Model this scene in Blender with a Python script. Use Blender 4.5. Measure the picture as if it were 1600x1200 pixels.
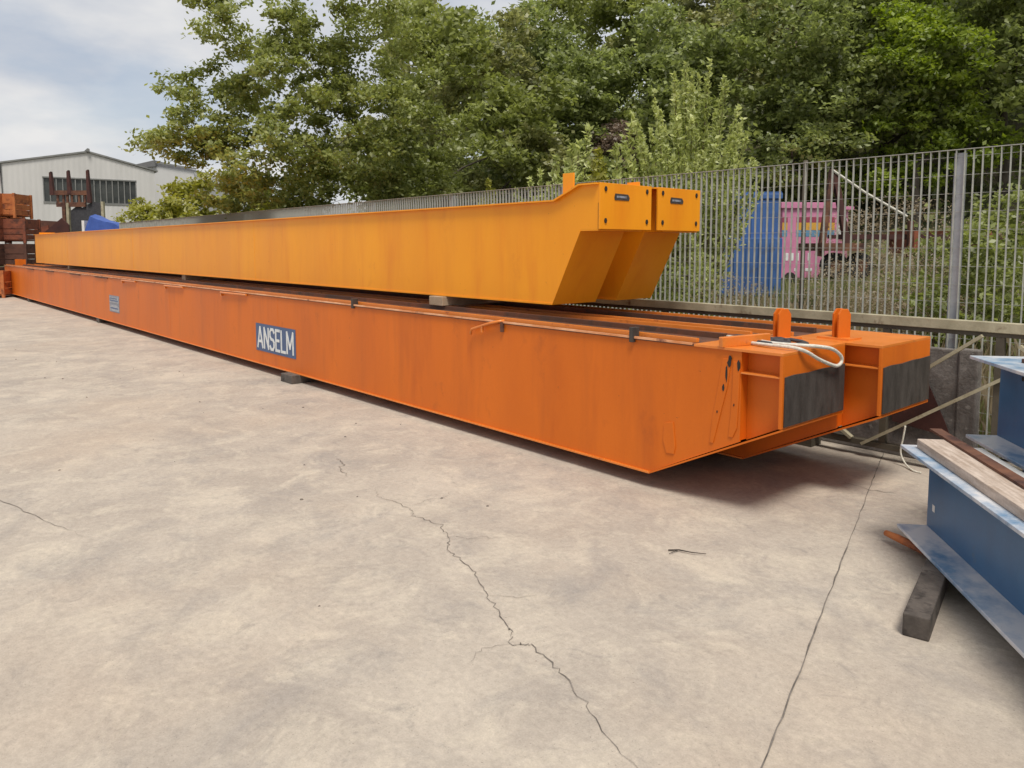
import bpy, math, random
import numpy as np
from mathutils import Vector, Matrix
for o in list(bpy.data.objects): bpy.data.objects.remove(o)
SC = bpy.context.scene
COL = SC.collection
R = math.radians
# ------------------------------------------------------------------ camera
# World: X runs along the girders (-X = their far end), +Y = towards the fence, Z up. Metres.
PSI, PITCH = R(41.286), R(4.94)
CAMZ = 1.6
FH = Vector((-math.cos(PSI), math.sin(PSI), 0)); RH = Vector((math.sin(PSI), math.cos(PSI), 0))
cam = bpy.data.cameras.new('camera'); camo = bpy.data.objects.new('camera', cam); COL.objects.link(camo)
cam.sensor_width = 36; cam.lens = 26.55; cam.shift_y = -0.07; cam.clip_start = .05; cam.clip_end = 3000
camo.location = (0, 0, CAMZ)
camo.rotation_euler = (FH*math.cos(PITCH) - Vector((0, 0, 1))*math.sin(PITCH)).to_track_quat('-Z', 'Y').to_euler()
SC.camera = camo
def site(r, d, z=0.0):
    """metres to the right of / ahead of the place where the photographer stood"""
    p = RH*r + FH*d
    return Vector((p.x, p.y, z))
# ------------------------------------------------------------------ sky, sun, exposure
SUN_EL, SUN_AZ = R(63), R(122)     # azimuth measured from +Y clockwise
w = bpy.data.worlds.new('World'); SC.world = w; w.use_nodes = True
nt = w.node_tree; nt.nodes.clear(); N = nt.nodes.new; L = nt.links.new
sky = N('ShaderNodeTexSky'); sky.sky_type = 'NISHITA'; sky.sun_disc = False
sky.sun_elevation = SUN_EL; sky.sun_rotation = SUN_AZ; sky.air_density = 1.0; sky.dust_density = 2.0
tc = N('ShaderNodeTexCoord')
mp = N('ShaderNodeMapping'); mp.inputs['Scale'].default_value = (1.0, 1.0, 2.6); mp.inputs['Location'].default_value = (.37, .1, .2)
L(tc.outputs['Generated'], mp.inputs['Vector'])
n1 = N('ShaderNodeTexNoise'); n1.inputs['Scale'].default_value = 3.1; n1.inputs['Detail'].default_value = 7; n1.inputs['Roughness'].default_value = .55
L(mp.outputs['Vector'], n1.inputs['Vector'])
rp = N('ShaderNodeValToRGB'); rp.color_ramp.elements[0].position = .36; rp.color_ramp.elements[1].position = .54
rp.color_ramp.elements[0].color = (.52, .52, .52, 1); rp.color_ramp.elements[1].color = (1, 1, 1, 1)
L(n1.outputs['Fac'], rp.inputs['Fac'])
n2 = N('ShaderNodeTexNoise'); n2.inputs['Scale'].default_value = 5.5; n2.inputs['Detail'].default_value = 5
L(mp.outputs['Vector'], n2.inputs['Vector'])
rp2 = N('ShaderNodeValToRGB'); rp2.color_ramp.elements[0].position = .35; rp2.color_ramp.elements[1].position = .66
rp2.color_ramp.elements[0].color = (4.6, 4.85, 5.35, 1); rp2.color_ramp.elements[1].color = (6.5, 6.45, 6.4, 1)
L(n2.outputs['Fac'], rp2.inputs['Fac'])
mx = N('ShaderNodeMixRGB'); L(rp.outputs['Color'], mx.inputs['Fac']); L(sky.outputs['Color'], mx.inputs['Color1']); L(rp2.outputs['Color'], mx.inputs['Color2'])
bg = N('ShaderNodeBackground'); bg.inputs['Strength'].default_value = .085
L(mx.outputs['Color'], bg.inputs['Color']); ow = N('ShaderNodeOutputWorld'); L(bg.outputs['Background'], ow.inputs['Surface'])
sl = bpy.data.lights.new('sun', 'SUN'); sl.energy = 2.3; sl.angle = R(17); sl.color = (1, .94, .85)
so = bpy.data.objects.new('sun', sl); COL.objects.link(so)
sd = Vector((math.sin(SUN_AZ)*math.cos(SUN_EL), math.cos(SUN_AZ)*math.cos(SUN_EL), math.sin(SUN_EL)))
so.rotation_euler = (-sd).to_track_quat('-Z', 'Y').to_euler(); so.location = (0, -10, 30)
vs = SC.view_settings; vs.view_transform = 'Standard'; vs.look = 'None'; vs.gamma = 1; vs.exposure = 0.57; vs.use_curve_mapping = False
SC.cycles.max_bounces = 12; SC.cycles.diffuse_bounces = 6; SC.cycles.transmission_bounces = 8
SC.render.resolution_x = 1024; SC.render.resolution_y = 768

# ------------------------------------------------------------------ materials
def S(r, g, b):
    return tuple(((c/255)/12.92 if c/255 <= .04045 else ((c/255+.055)/1.055)**2.4) for c in (r, g, b)) + (1,)
MATS = {}
def M(name, c1, c2, scale=4, rough=.6, metal=0, bump=.1, stretch=(1, 1, 1), lo=.35, hi=.65,
      spot=None, sscale=9, spos=(.62, .70), sstretch=(1, 1, 1), spec=.5, fine=60, fineamt=.12, bdist=.01, coat=0, rand=False, grime=None, chips=None, ripple=0):
    m = bpy.data.materials.new(name); m.use_nodes = True; MATS[name] = m
    t = m.node_tree; b = t.nodes['Principled BSDF']; n = t.nodes.new; l = t.links.new
    tc = n('ShaderNodeTexCoord'); src = tc.outputs['Object']
    if rand:
        oi = n('ShaderNodeObjectInfo'); va = n('ShaderNodeVectorMath'); va.operation = 'ADD'; ml = n('ShaderNodeMath'); ml.operation = 'MULTIPLY'; ml.inputs[1].default_value = 37
        l(oi.outputs['Random'], ml.inputs[0]); l(src, va.inputs[0]); l(ml.outputs[0], va.inputs[1]); src = va.outputs[0]
    def noise(sc, st, det=6, ro=.6):
        mp = n('ShaderNodeMapping'); mp.inputs['Scale'].default_value = st; l(src, mp.inputs['Vector'])
        x = n('ShaderNodeTexNoise'); x.inputs['Scale'].default_value = sc; x.inputs['Detail'].default_value = det; x.inputs['Roughness'].default_value = ro
        l(mp.outputs['Vector'], x.inputs['Vector']); return x.outputs['Fac']
    a = noise(scale, stretch)
    r = n('ShaderNodeValToRGB'); r.color_ramp.elements[0].position = lo; r.color_ramp.elements[1].position = hi
    r.color_ramp.elements[0].color = c1; r.color_ramp.elements[1].color = c2; l(a, r.inputs['Fac']); col = r.outputs['Color']
    f = noise(fine, (1, 1, 1), 3)
    if fineamt:
        o = n('ShaderNodeMixRGB'); o.blend_type = 'OVERLAY'; o.inputs['Fac'].default_value = fineamt; l(col, o.inputs['Color1']); l(f, o.inputs['Color2']); col = o.outputs['Color']
    rr = b.inputs['Roughness']; rr.default_value = rough
    if spot:
        s = noise(sscale, sstretch, 8, .65); sr = n('ShaderNodeValToRGB'); sr.color_ramp.elements[0].position = spos[0]; sr.color_ramp.elements[1].position = spos[1]
        l(s, sr.inputs['Fac']); k = n('ShaderNodeMixRGB'); l(sr.outputs['Color'], k.inputs['Fac']); l(col, k.inputs['Color1']); k.inputs['Color2'].default_value = spot; col = k.outputs['Color']
    for lay, sc_, st_, p_, am in ((grime, 1.1, (2.2, 2.2, .25), (.50, .80), .45), (grime, 2.8, (1, 1, .8), (.60, .72), .45), (chips, 21, (1, 1, 1), (.685, .70), .9)):
        if lay:
            s2 = noise(sc_, st_, 9, .7); r2 = n('ShaderNodeValToRGB'); r2.color_ramp.elements[0].position, r2.color_ramp.elements[1].position = p_; r2.color_ramp.elements[1].color = (am, am, am, 1)
            l(s2, r2.inputs['Fac']); k2 = n('ShaderNodeMixRGB'); l(r2.outputs['Color'], k2.inputs['Fac']); l(col, k2.inputs['Color1']); k2.inputs['Color2'].default_value = lay; col = k2.outputs['Color']
    l(col, b.inputs['Base Color']); b.inputs['Metallic'].default_value = metal; b.inputs['Specular IOR Level'].default_value = spec
    mr = n('ShaderNodeMapRange'); mr.inputs['To Min'].default_value = max(.05, rough-.12); mr.inputs['To Max'].default_value = min(1, rough+.12); l(a, mr.inputs['Value']); l(mr.outputs['Result'], rr)
    if coat: b.inputs['Coat Weight'].default_value = coat
    if bump:
        bp = n('ShaderNodeBump'); bp.inputs['Strength'].default_value = bump; bp.inputs['Distance'].default_value = bdist
        ad = n('ShaderNodeMath'); ad.operation = 'ADD'; l(a, ad.inputs[0]); mu = n('ShaderNodeMath'); mu.operation = 'MULTIPLY'; mu.inputs[1].default_value = .35; l(f, mu.inputs[0]); l(mu.outputs[0], ad.inputs[1])
        l(ad.outputs[0], bp.inputs['Height']); l(bp.outputs['Normal'], b.inputs['Normal'])
        if ripple:
            b3 = n('ShaderNodeBump'); b3.inputs['Strength'].default_value = ripple; b3.inputs['Distance'].default_value = .05; l(noise(1.1, (1, 1, .6), 1, .4), b3.inputs['Height']); l(b3.outputs['Normal'], bp.inputs['Normal'])
    return m
M('orange', grime=(.35, .078, .014, 1), chips=(.14, .045, .02, 1), ripple=.35, c1=(.58, .126, .0065, 1), c2=(.68, .158, .009, 1), scale=.9, rough=.46, spec=.33, bump=.06, stretch=(1, 1, .35), spot=(.49, .094, .006, 1), sscale=1.6, spos=(.55, .85), sstretch=(1.6, 1.6, .3), fineamt=.06)
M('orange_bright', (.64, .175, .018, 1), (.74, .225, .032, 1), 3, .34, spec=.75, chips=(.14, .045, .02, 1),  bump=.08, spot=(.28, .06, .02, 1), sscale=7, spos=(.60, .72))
M('yellow', grime=(.66, .205, .014, 1), chips=(.30, .10, .02, 1), ripple=.35, c1=(.80, .288, .009, 1), c2=(.88, .345, .013, 1), scale=.7, rough=.42, spec=.33, bump=.04, stretch=(1, 1, .4), spot=(.75, .225, .009, 1), sscale=1.6, spos=(.52, .8), sstretch=(2, 2, .3), fineamt=.04)
M('flange_dirty_shaded', (.075, .030, .016, 1), (.20, .065, .025, 1), 2.5, .7, bump=.15, stretch=(.5, 2, 1), spot=(.07, .035, .022, 1), sscale=4, spos=(.45, .62))  # rusty dirt plus the shade under the upper girders, both put into the colour
M('edge_highlight', (.62, .22, .07, 1), (.80, .46, .27, 1), 6, .5, stretch=(.6, 1, 1), spot=(.20, .07, .04, 1), sscale=5, spos=(.56, .66))  # pale peach highlight painted along the flange edge, with rust spots
M('raw_steel', (.030, .024, .020, 1), (.062, .052, .045, 1), 9, .7, bump=.25, stretch=(4, 1.6, .5), spot=(.075, .04, .025, 1), sscale=3, spos=(.55, .75), fineamt=.3)
M('dark_hole', (.012, .010, .009, 1), (.03, .022, .018, 1), 20, .8)
M('rust', (.085, .036, .023, 1), (.18, .078, .042, 1), 5, .85, bump=.3, spot=(.05, .02, .015, 1), sscale=4, spos=(.5, .62))
M('rust_dark', (.045, .016, .014, 1), (.075, .026, .02, 1), 4, .85, bump=.2, spot=(.11, .04, .025, 1), sscale=6)
M('rust_orange', (.36, .105, .03, 1), (.50, .17, .05, 1), 4, .8, bump=.25, spot=(.12, .035, .018, 1), sscale=3, spos=(.52, .66), rand=True)
M('rust_red', (.17, .048, .025, 1), (.25, .075, .035, 1), 4, .8, bump=.25, spot=(.08, .03, .02, 1), sscale=3, spos=(.52, .66), rand=True)
M('rust_brown', (.085, .036, .024, 1), (.13, .055, .035, 1), 4, .85, bump=.25, spot=(.04, .02, .015, 1), sscale=3, spos=(.52, .66), rand=True)
M('sign_blue', (.045, .085, .19, 1), (.06, .11, .23, 1), 8, .45)
M('white_paint', (.60, .63, .64, 1), (.74, .75, .73, 1), 12, .5)
M('plate_grey', (.20, .22, .27, 1), (.30, .32, .37, 1), 12, .5, spot=(.16, .17, .20, 1), sscale=26, spos=(.5, .58))
M('panel_grey', (.34, .36, .39, 1), (.44, .45, .47, 1), 14, .5, spot=(.18, .19, .22, 1), sscale=18, spos=(.5, .6))
M('timber_grey', (.055, .045, .038, 1), (.12, .10, .085, 1), 8, .85, bump=.5, stretch=(1, 1, 1), spot=(.03, .024, .02, 1), sscale=12, spos=(.55, .65), fineamt=.3, rand=True)
M('timber_pale', (.30, .21, .13, 1), (.42, .32, .22, 1), 8, .8, bump=.3, fineamt=.2, rand=True)
M('plank', (.34, .26, .20, 1), (.54, .45, .38, 1), 7, .8, bump=.3, stretch=(6, .7, 6), spot=(.22, .15, .10, 1), sscale=5, spos=(.6, .75), sstretch=(5, .8, 5), fineamt=.25)
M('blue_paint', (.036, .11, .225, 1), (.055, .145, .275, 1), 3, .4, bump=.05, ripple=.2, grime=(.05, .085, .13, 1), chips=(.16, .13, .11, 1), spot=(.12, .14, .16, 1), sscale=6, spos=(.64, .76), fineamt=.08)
M('blue_worn_skylit', chips=(.20, .11, .07, 1), c1=(.12, .23, .37, 1), c2=(.22, .34, .48, 1), scale=5, rough=.36, bump=.08, spot=(.60, .60, .61, 1), sscale=2.6, spos=(.36, .52), fineamt=.1)  # grey wear, with skylight on the flanges also lightened into the paint
M('white_sheet', (.62, .61, .58, 1), (.75, .74, .72, 1), 6, .7)
M('galv', (.31, .315, .285, 1), (.46, .465, .43, 1), 9, .6, metal=.1, bump=.05, spot=(.11, .10, .08, 1), sscale=5, spos=(.6, .75))
M('galv_post', (.30, .315, .34, 1), (.40, .415, .44, 1), 7, .5, metal=.25, bump=.05)
M('gate_paint', (.28, .25, .165, 1), (.43, .39, .27, 1), 5, .65, bump=.15, spot=(.13, .075, .04, 1), sscale=6, spos=(.58, .7), fineamt=.2)
M('gate_dark', (.06, .05, .035, 1), (.10, .085, .06, 1), 5, .7, bump=.15)
M('old_concrete', (.115, .102, .092, 1), (.20, .18, .165, 1), 7, .9, bump=.6, spot=(.27, .25, .23, 1), sscale=22, spos=(.58, .68), fineamt=.4, bdist=.02)
M('cladding', (.52, .515, .50, 1), (.59, .585, .57, 1), .5, .55, bump=.03, stretch=(1, 1, .3), fineamt=.03)
M('roof_dark', (.10, .10, .10, 1), (.15, .15, .15, 1), 1, .7)
M('glass_dark', (.045, .05, .05, 1), (.075, .08, .075, 1), .8, .25)
M('mullion', (.16, .165, .16, 1), (.22, .22, .21, 1), 2, .6)
M('tarp', (.03, .075, .30, 1), (.05, .11, .40, 1), 4, .5, bump=.3)
M('container_blue', (.032, .095, .27, 1), (.05, .13, .34, 1), 2, .5, bump=.08, spot=(.05, .06, .09, 1), sscale=3, spos=(.56, .72))
M('pink', (.50, .17, .30, 1), (.60, .235, .37, 1), 3, .55, bump=.05, spot=(.36, .15, .21, 1), sscale=3, spos=(.55, .75))
M('pink_dark', (.24, .035, .07, 1), (.30, .05, .09, 1), 3, .55)
M('stripe_yellow', (.55, .28, .04, 1), (.6, .33, .05, 1), 3, .55)
M('stripe_blue', (.09, .22, .36, 1), (.11, .26, .40, 1), 3, .55)
M('rubber', (.012, .012, .012, 1), (.03, .028, .026, 1), 6, .85, bump=.2)
M('rope', (.52, .50, .42, 1), (.66, .64, .56, 1), 60, .8, bump=.4)
M('cable_dark', (.03, .03, .035, 1), (.06, .06, .065, 1), 20, .7)
M('bark', (.045, .036, .028, 1), (.10, .082, .064, 1), 7, .9, bump=.6, stretch=(1, 1, .3), fineamt=.3)
M('twig', (.11, .08, .05, 1), (.18, .13, .09, 1), 14, .9)
M('crack_dark', (.09, .078, .066, 1), (.24, .21, .18, 1), 9, .95)
M('pebble', (.10, .085, .07, 1), (.20, .17, .14, 1), 8, .9)
M('soil', (.085, .07, .045, 1), (.15, .13, .075, 1), 2, .95, bump=.5, bdist=.05, spot=(.06, .075, .025, 1), sscale=.7, spos=(.45, .6))
M('hill_soil', (.03, .032, .014, 1), (.055, .055, .025, 1), 1, .95, bump=.5, bdist=.05)

def concrete():
    m = bpy.data.materials.new('concrete'); m.use_nodes = True; MATS['concrete'] = m
    t = m.node_tree; b = t.nodes['Principled BSDF']; n = t.nodes.new; l = t.links.new
    tc = n('ShaderNodeTexCoord'); src = tc.outputs['Object']
    def noise(sc, det=6, ro=.6, off=(0, 0, 0), dist=0):
        mp = n('ShaderNodeMapping'); mp.inputs['Location'].default_value = off; l(src, mp.inputs['Vector'])
        x = n('ShaderNodeTexNoise'); x.inputs['Scale'].default_value = sc; x.inputs['Detail'].default_value = det; x.inputs['Roughness'].default_value = ro; x.inputs['Distortion'].default_value = dist
        l(mp.outputs['Vector'], x.inputs['Vector']); return x.outputs['Fac']
    def ramp(f, p0, p1, c0, c1):
        r = n('ShaderNodeValToRGB'); e = r.color_ramp.elements; e[0].position = p0; e[1].position = p1; e[0].color = c0; e[1].color = c1; l(f, r.inputs['Fac']); return r.outputs['Color']
    def mix(f, a, c, mode='MIX', fac=None):
        k = n('ShaderNodeMixRGB'); k.blend_type = mode
        if fac is not None: k.inputs['Fac'].default_value = fac
        else: l(f, k.inputs['Fac'])
        l(a, k.inputs['Color1'])
        if isinstance(c, tuple): k.inputs['Color2'].default_value = c
        else: l(c, k.inputs['Color2'])
        return k.outputs['Color']
    g = lambda v: (v, v, v, 1)
    base = ramp(noise(1.1, 10, .70, dist=.35), .33, .67, (.335, .290, .245, 1), (.455, .398, .330, 1))
    c = mix(ramp(noise(2.6, 11, .74, (3, 7, 0), .7), .49, .64, g(0), g(.62)), base, (.54, .475, .38, 1))      # pale laitance patches
    c = mix(ramp(noise(1.8, 11, .74, (9, 1, 0), .6), .50, .68, g(0), g(.62)), c, (.255, .232, .214, 1))          # grey stains
    c = mix(ramp(noise(5.5, 10, .76, (2, 5, 0), .8), .56, .69, g(0), g(.55)), c, (.225, .205, .187, 1))         # small dark stains
    c = mix(ramp(noise(.32, 5, .6, (14, 3, 0)), .50, .72, g(0), g(.42)), c, (.45, .345, .255, 1))              # warm tint
    c = mix(ramp(noise(.55, 9, .7, (21, 8, 0), .6), .58, .70, g(0), g(.45)), c, (.21, .192, .178, 1))          # old wet and oil marks
    c = mix(None, c, noise(30, 8, .8), 'OVERLAY', .42)
    c = mix(None, c, noise(140, 4, .7), 'OVERLAY', .22)
    c = mix(ramp(noise(95, 3, .6, (4, 4, 0)), .64, .72, g(0), g(.65)), c, (.15, .13, .115, 1))                # specks
    c = mix(ramp(noise(19, 6, .75, (8, 2, 0)), .66, .74, g(0), g(.60)), c, (.16, .14, .12, 1))
    c = mix(ramp(noise(55, 5, .7, (1, 12, 0)), .66, .72, g(0), g(.55)), c, (.60, .54, .45, 1))                # pale aggregate
    l(c, b.inputs['Base Color']); b.inputs['Roughness'].default_value = .88; b.inputs['Specular IOR Level'].default_value = .3
    bp = n('ShaderNodeBump'); bp.inputs['Strength'].default_value = .35; bp.inputs['Distance'].default_value = .012
    l(noise(22, 8, .7), bp.inputs['Height']); l(bp.outputs['Normal'], b.inputs['Normal'])
concrete()

def leafmat(name, dark, mid, light, clump=1.2, trans=.5):
    m = bpy.data.materials.new(name); m.use_nodes = True; MATS[name] = m
    t = m.node_tree; t.nodes.clear(); n = t.nodes.new; l = t.links.new
    ge = n('ShaderNodeNewGeometry'); tc = n('ShaderNodeTexCoord')
    x = n('ShaderNodeTexNoise'); x.inputs['Scale'].default_value = clump; x.inputs['Detail'].default_value = 2; l(tc.outputs['Object'], x.inputs['Vector'])
    ad = n('ShaderNodeMath'); ad.operation = 'MULTIPLY_ADD'; ad.inputs[1].default_value = .42; l(ge.outputs['Random Per Island'], ad.inputs[0])
    mu = n('ShaderNodeMath'); mu.operation = 'MULTIPLY_ADD'; mu.inputs[1].default_value = 1.5; mu.inputs[2].default_value = -.46; l(x.outputs['Fac'], mu.inputs[0]); l(mu.outputs[0], ad.inputs[2])
    r = n('ShaderNodeValToRGB'); e = r.color_ramp.elements; e[0].position = .1; e[0].color = dark; e[1].position = .95; e[1].color = light
    k = e.new(.5); k.color = mid; l(ad.outputs[0], r.inputs['Fac'])
    d = n('ShaderNodeBsdfDiffuse'); l(r.outputs['Color'], d.inputs['Color']); tr = n('ShaderNodeBsdfTranslucent')
    h = n('ShaderNodeHueSaturation'); h.inputs['Saturation'].default_value = 1.15; h.inputs['Value'].default_value = 1.2; l(r.outputs['Color'], h.inputs['Color']); l(h.outputs['Color'], tr.inputs['Color'])
    gl = n('ShaderNodeBsdfGlossy'); gl.inputs['Roughness'].default_value = .45; gl.inputs['Color'].default_value = (.7, .7, .7, 1)
    m1 = n('ShaderNodeMixShader'); m1.inputs['Fac'].default_value = trans; l(d.outputs[0], m1.inputs[1]); l(tr.outputs[0], m1.inputs[2])
    m2 = n('ShaderNodeMixShader'); m2.inputs['Fac'].default_value = .05; l(m1.outputs[0], m2.inputs[1]); l(gl.outputs[0], m2.inputs[2])
    o = n('ShaderNodeOutputMaterial'); l(m2.outputs[0], o.inputs['Surface'])
leafmat('leaf_mid', (.130, .152, .040, 1), (.255, .290, .085, 1), (.41, .45, .16, 1))
leafmat('leaf_olive', (0.138, 0.151, 0.055, 1), (0.276, 0.285, 0.110, 1), (0.460, 0.460, 0.202, 1))
leafmat('leaf_dark', (0.120, 0.143, 0.052, 1), (0.243, 0.286, 0.097, 1), (0.443, 0.501, 0.172, 1))
leafmat('leaf_bright', (0.139, 0.193, 0.031, 1), (0.262, 0.339, 0.054, 1), (0.416, 0.493, 0.108, 1))
leafmat('leaf_pale', (0.270, 0.312, 0.101, 1), (0.490, 0.531, 0.203, 1), (0.709, 0.742, 0.355, 1), 2.0)
leafmat('leaf_yellow', (0.176, 0.189, 0.034, 1), (0.338, 0.338, 0.068, 1), (0.486, 0.472, 0.121, 1), 2.0)
leafmat('leaf_brown', (0.146, 0.108, 0.082, 1), (0.282, 0.215, 0.166, 1), (0.429, 0.341, 0.264, 1))
leafmat('leaf_dry', (0.163, 0.122, 0.073, 1), (0.309, 0.244, 0.155, 1), (0.471, 0.390, 0.260, 1), 1.5)
leafmat('grass', (0.109, 0.140, 0.039, 1), (0.250, 0.273, 0.101, 1), (0.452, 0.437, 0.218, 1), 1.5)

# ------------------------------------------------------------------ mesh helpers
class MB:
    def __init__(s): s.v = []; s.f = []
    def box(s, x0, x1, y0, y1, z0, z1):
        b = len(s.v); s.v += [(x, y, z) for z in (z0, z1) for y in (y0, y1) for x in (x0, x1)]
        s.f += [tuple(b+i for i in q) for q in ((0, 2, 3, 1), (4, 5, 7, 6), (0, 1, 5, 4), (2, 6, 7, 3), (0, 4, 6, 2), (1, 3, 7, 5))]; return s
    def prism(s, poly, axis, a, c):
        b = len(s.v); n = len(poly)
        mk = {'y': lambda u, v, t: (u, t, v), 'x': lambda u, v, t: (t, u, v), 'z': lambda u, v, t: (u, v, t)}[axis]
        s.v += [mk(u, v, a) for u, v in poly] + [mk(u, v, c) for u, v in poly]
        s.f += [tuple(b+i for i in range(n)), tuple(b+n+i for i in reversed(range(n)))]
        s.f += [(b+i, b+n+i, b+n+(i+1) % n, b+(i+1) % n) for i in range(n)]; return s
    def bar(s, p, q, wd, h, up=(0, 0, 1)):
        p, q = Vector(p), Vector(q); d = (q-p).normalized(); u = Vector(up)
        if abs(d.dot(u)) > .98: u = Vector((0, 1, 0))
        a = d.cross(u).normalized(); u = a.cross(d).normalized(); b = len(s.v)
        for e in (p, q):
            for i, j in ((-1, -1), (1, -1), (1, 1), (-1, 1)): s.v.append(tuple(e + a*(i*wd/2) + u*(j*h/2)))
        s.f += [(b, b+3, b+2, b+1), (b+4, b+5, b+6, b+7)] + [(b+i, b+(i+1) % 4, b+4+(i+1) % 4, b+4+i) for i in range(4)]; return s
    def tube(s, pts, rad, n=8, caps=True):
        pts = [Vector(p) for p in pts]; b = len(s.v); ref = None
        for i, p in enumerate(pts):
            d = (pts[min(i+1, len(pts)-1)] - pts[max(i-1, 0)]).normalized()
            if ref is None: ref = d.orthogonal().normalized()
            a = (ref - d*ref.dot(d)); a = a.normalized() if a.length > 1e-6 else d.orthogonal().normalized(); ref = a; c = d.cross(a)
            r = rad[i] if isinstance(rad, (list, tuple)) else rad
            for k in range(n):
                t = 2*math.pi*k/n; s.v.append(tuple(p + a*(r*math.cos(t)) + c*(r*math.sin(t))))
        for i in range(len(pts)-1):
            for k in range(n): s.f.append((b+i*n+k, b+i*n+(k+1) % n, b+(i+1)*n+(k+1) % n, b+(i+1)*n+k))
        if caps: s.f += [tuple(b+k for k in reversed(range(n))), tuple(b+(len(pts)-1)*n+k for k in range(n))]
        return s
    def mesh(s, name, mat, smooth=False):
        me = bpy.data.meshes.new(name); me.from_pydata(s.v, [], s.f); me.update(); me.materials.append(MATS[mat])
        import bmesh
        bm = bmesh.new(); bm.from_mesh(me); bmesh.ops.recalc_face_normals(bm, faces=bm.faces); bm.to_mesh(me); bm.free()
        if smooth: me.polygons.foreach_set('use_smooth', [True]*len(me.polygons))
        return me
    def build(s, name, mat, parent=None, smooth=False, bevel=0, loc=None, rot=None):
        o = bpy.data.objects.new(name, s.mesh(name, mat, smooth)); COL.objects.link(o); o.parent = parent
        if loc is not None: o.location = loc
        if rot is not None: o.rotation_euler = rot
        if bevel:
            md = o.modifiers.new('b', 'BEVEL'); md.width = bevel; md.segments = 2; md.limit_method = 'ANGLE'
        return o
def box(*a): return MB().box(*a)
def tag(o, label=None, cat=None, group=None, kind=None):
    for k, v in (('label', label), ('category', cat), ('group', group), ('kind', kind)):
        if v: o[k] = v
    return o
def thing(name, label, cat, loc=(0, 0, 0), rz=0, group=None):
    e = bpy.data.objects.new(name, None); COL.objects.link(e); e.location = loc; e.rotation_euler = (0, 0, rz); e.empty_display_size = .2
    return tag(e, label, cat, group)
def inst(name, me, parent=None, loc=(0, 0, 0), rot=(0, 0, 0), scale=(1, 1, 1)):
    o = bpy.data.objects.new(name, me); COL.objects.link(o); o.parent = parent; o.location = loc; o.rotation_euler = rot; o.scale = scale; return o
def copy_tree(o, parent=None):
    c = o.copy(); COL.objects.link(c); c.parent = parent
    for ch in list(o.children): copy_tree(ch, c)
    return c
rng = random.Random(7)

# ------------------------------------------------------------------ ground
g = MB(); g.v = [(-700, -700, 0), (700, -700, 0), (700, 700, 0), (-700, 700, 0)]; g.f = [(0, 1, 2, 3)]
ground = tag(g.build('ground', 'concrete'), kind='structure')
def ribbon(name, pts, w0, mat, z=.004, jit=.02, sub=6, seed=1, taper=True):
    r = random.Random(seed); P = []
    for i in range(len(pts)-1):
        a, b = Vector(pts[i]), Vector(pts[i+1])
        for k in range(sub): P.append(a.lerp(b, k/sub) + Vector((r.uniform(-jit, jit), r.uniform(-jit, jit))))
    P.append(Vector(pts[-1])); m = MB()
    for i, p in enumerate(P):
        d = (P[min(i+1, len(P)-1)]-P[max(i-1, 0)]).normalized(); nn = Vector((-d.y, d.x))
        t = i/(len(P)-1); ww = w0*r.uniform(.35, 1.2)*(min(1, 6*t+.1, 6*(1-t)+.1) if taper else 1)
        m.v += [(p.x+nn.x*ww/2, p.y+nn.y*ww/2, z), (p.x-nn.x*ww/2, p.y-nn.y*ww/2, z)]
    m.f = [(2*i, 2*i+1, 2*i+3, 2*i+2) for i in range(len(P)-1)]
    o = m.build(name, mat, ground); o['label'] = 'thin dark ' + name.replace('_', ' ') + ' in the concrete'
ribbon('crack', [(-5.10, 2.71), (-4.92, 2.67), (-4.86, 2.60), (-4.63, 2.54)], .006, 'crack_dark', seed=2, jit=.012)
ribbon('crack', [(-4.30, 2.56), (-4.14, 2.48), (-3.81, 2.51), (-3.70, 2.45), (-3.46, 2.49), (-3.26, 2.40), (-3.13, 2.30), (-2.85, 2.25), (-2.60, 2.13), (-2.31, 2.01), (-2.20, 1.93), (-2.14, 1.98), (-1.86, 1.92), (-1.55, 1.78), (-1.1, 1.66)], .0048, 'crack_dark', seed=3, jit=.012, sub=10)
ribbon('crack', [(-2.60, 2.13), (-2.50, 2.20), (-2.44, 2.31)], .0022, 'crack_dark', seed=11, jit=.01)
ribbon('crack', [(-3.81, 2.51), (-3.86, 2.66), (-3.83, 2.80), (-3.90, 2.9)], .0022, 'crack_dark', seed=12, jit=.012)
ribbon('crack', [(-2.20, 1.93), (-2.25, 1.82), (-2.20, 1.70)], .002, 'crack_dark', seed=13, jit=.008)
ribbon('crack', [(-3.30, 2.40), (-3.18, 2.50), (-3.10, 2.62)], .0025, 'crack_dark', seed=5)
ribbon('crack', [(-2.30, 5.02), (-2.10, 4.98), (-1.95, 5.06)], .007, 'crack_dark', seed=6)
ribbon('slab_joint', [(-2.62, 6.6), (-2.27, 5.50), (-1.30, 2.52), (-.62, .42), (-.2, -1)], .0065, 'crack_dark', jit=.003, sub=30, seed=4, taper=False)
ribbon('slab_joint', [(-16, .15), (-9.0, -.05), (-5.9, .58), (-4.6, .9)], .005, 'crack_dark', jit=.01, sub=20, seed=8)
pm = MB()
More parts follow.
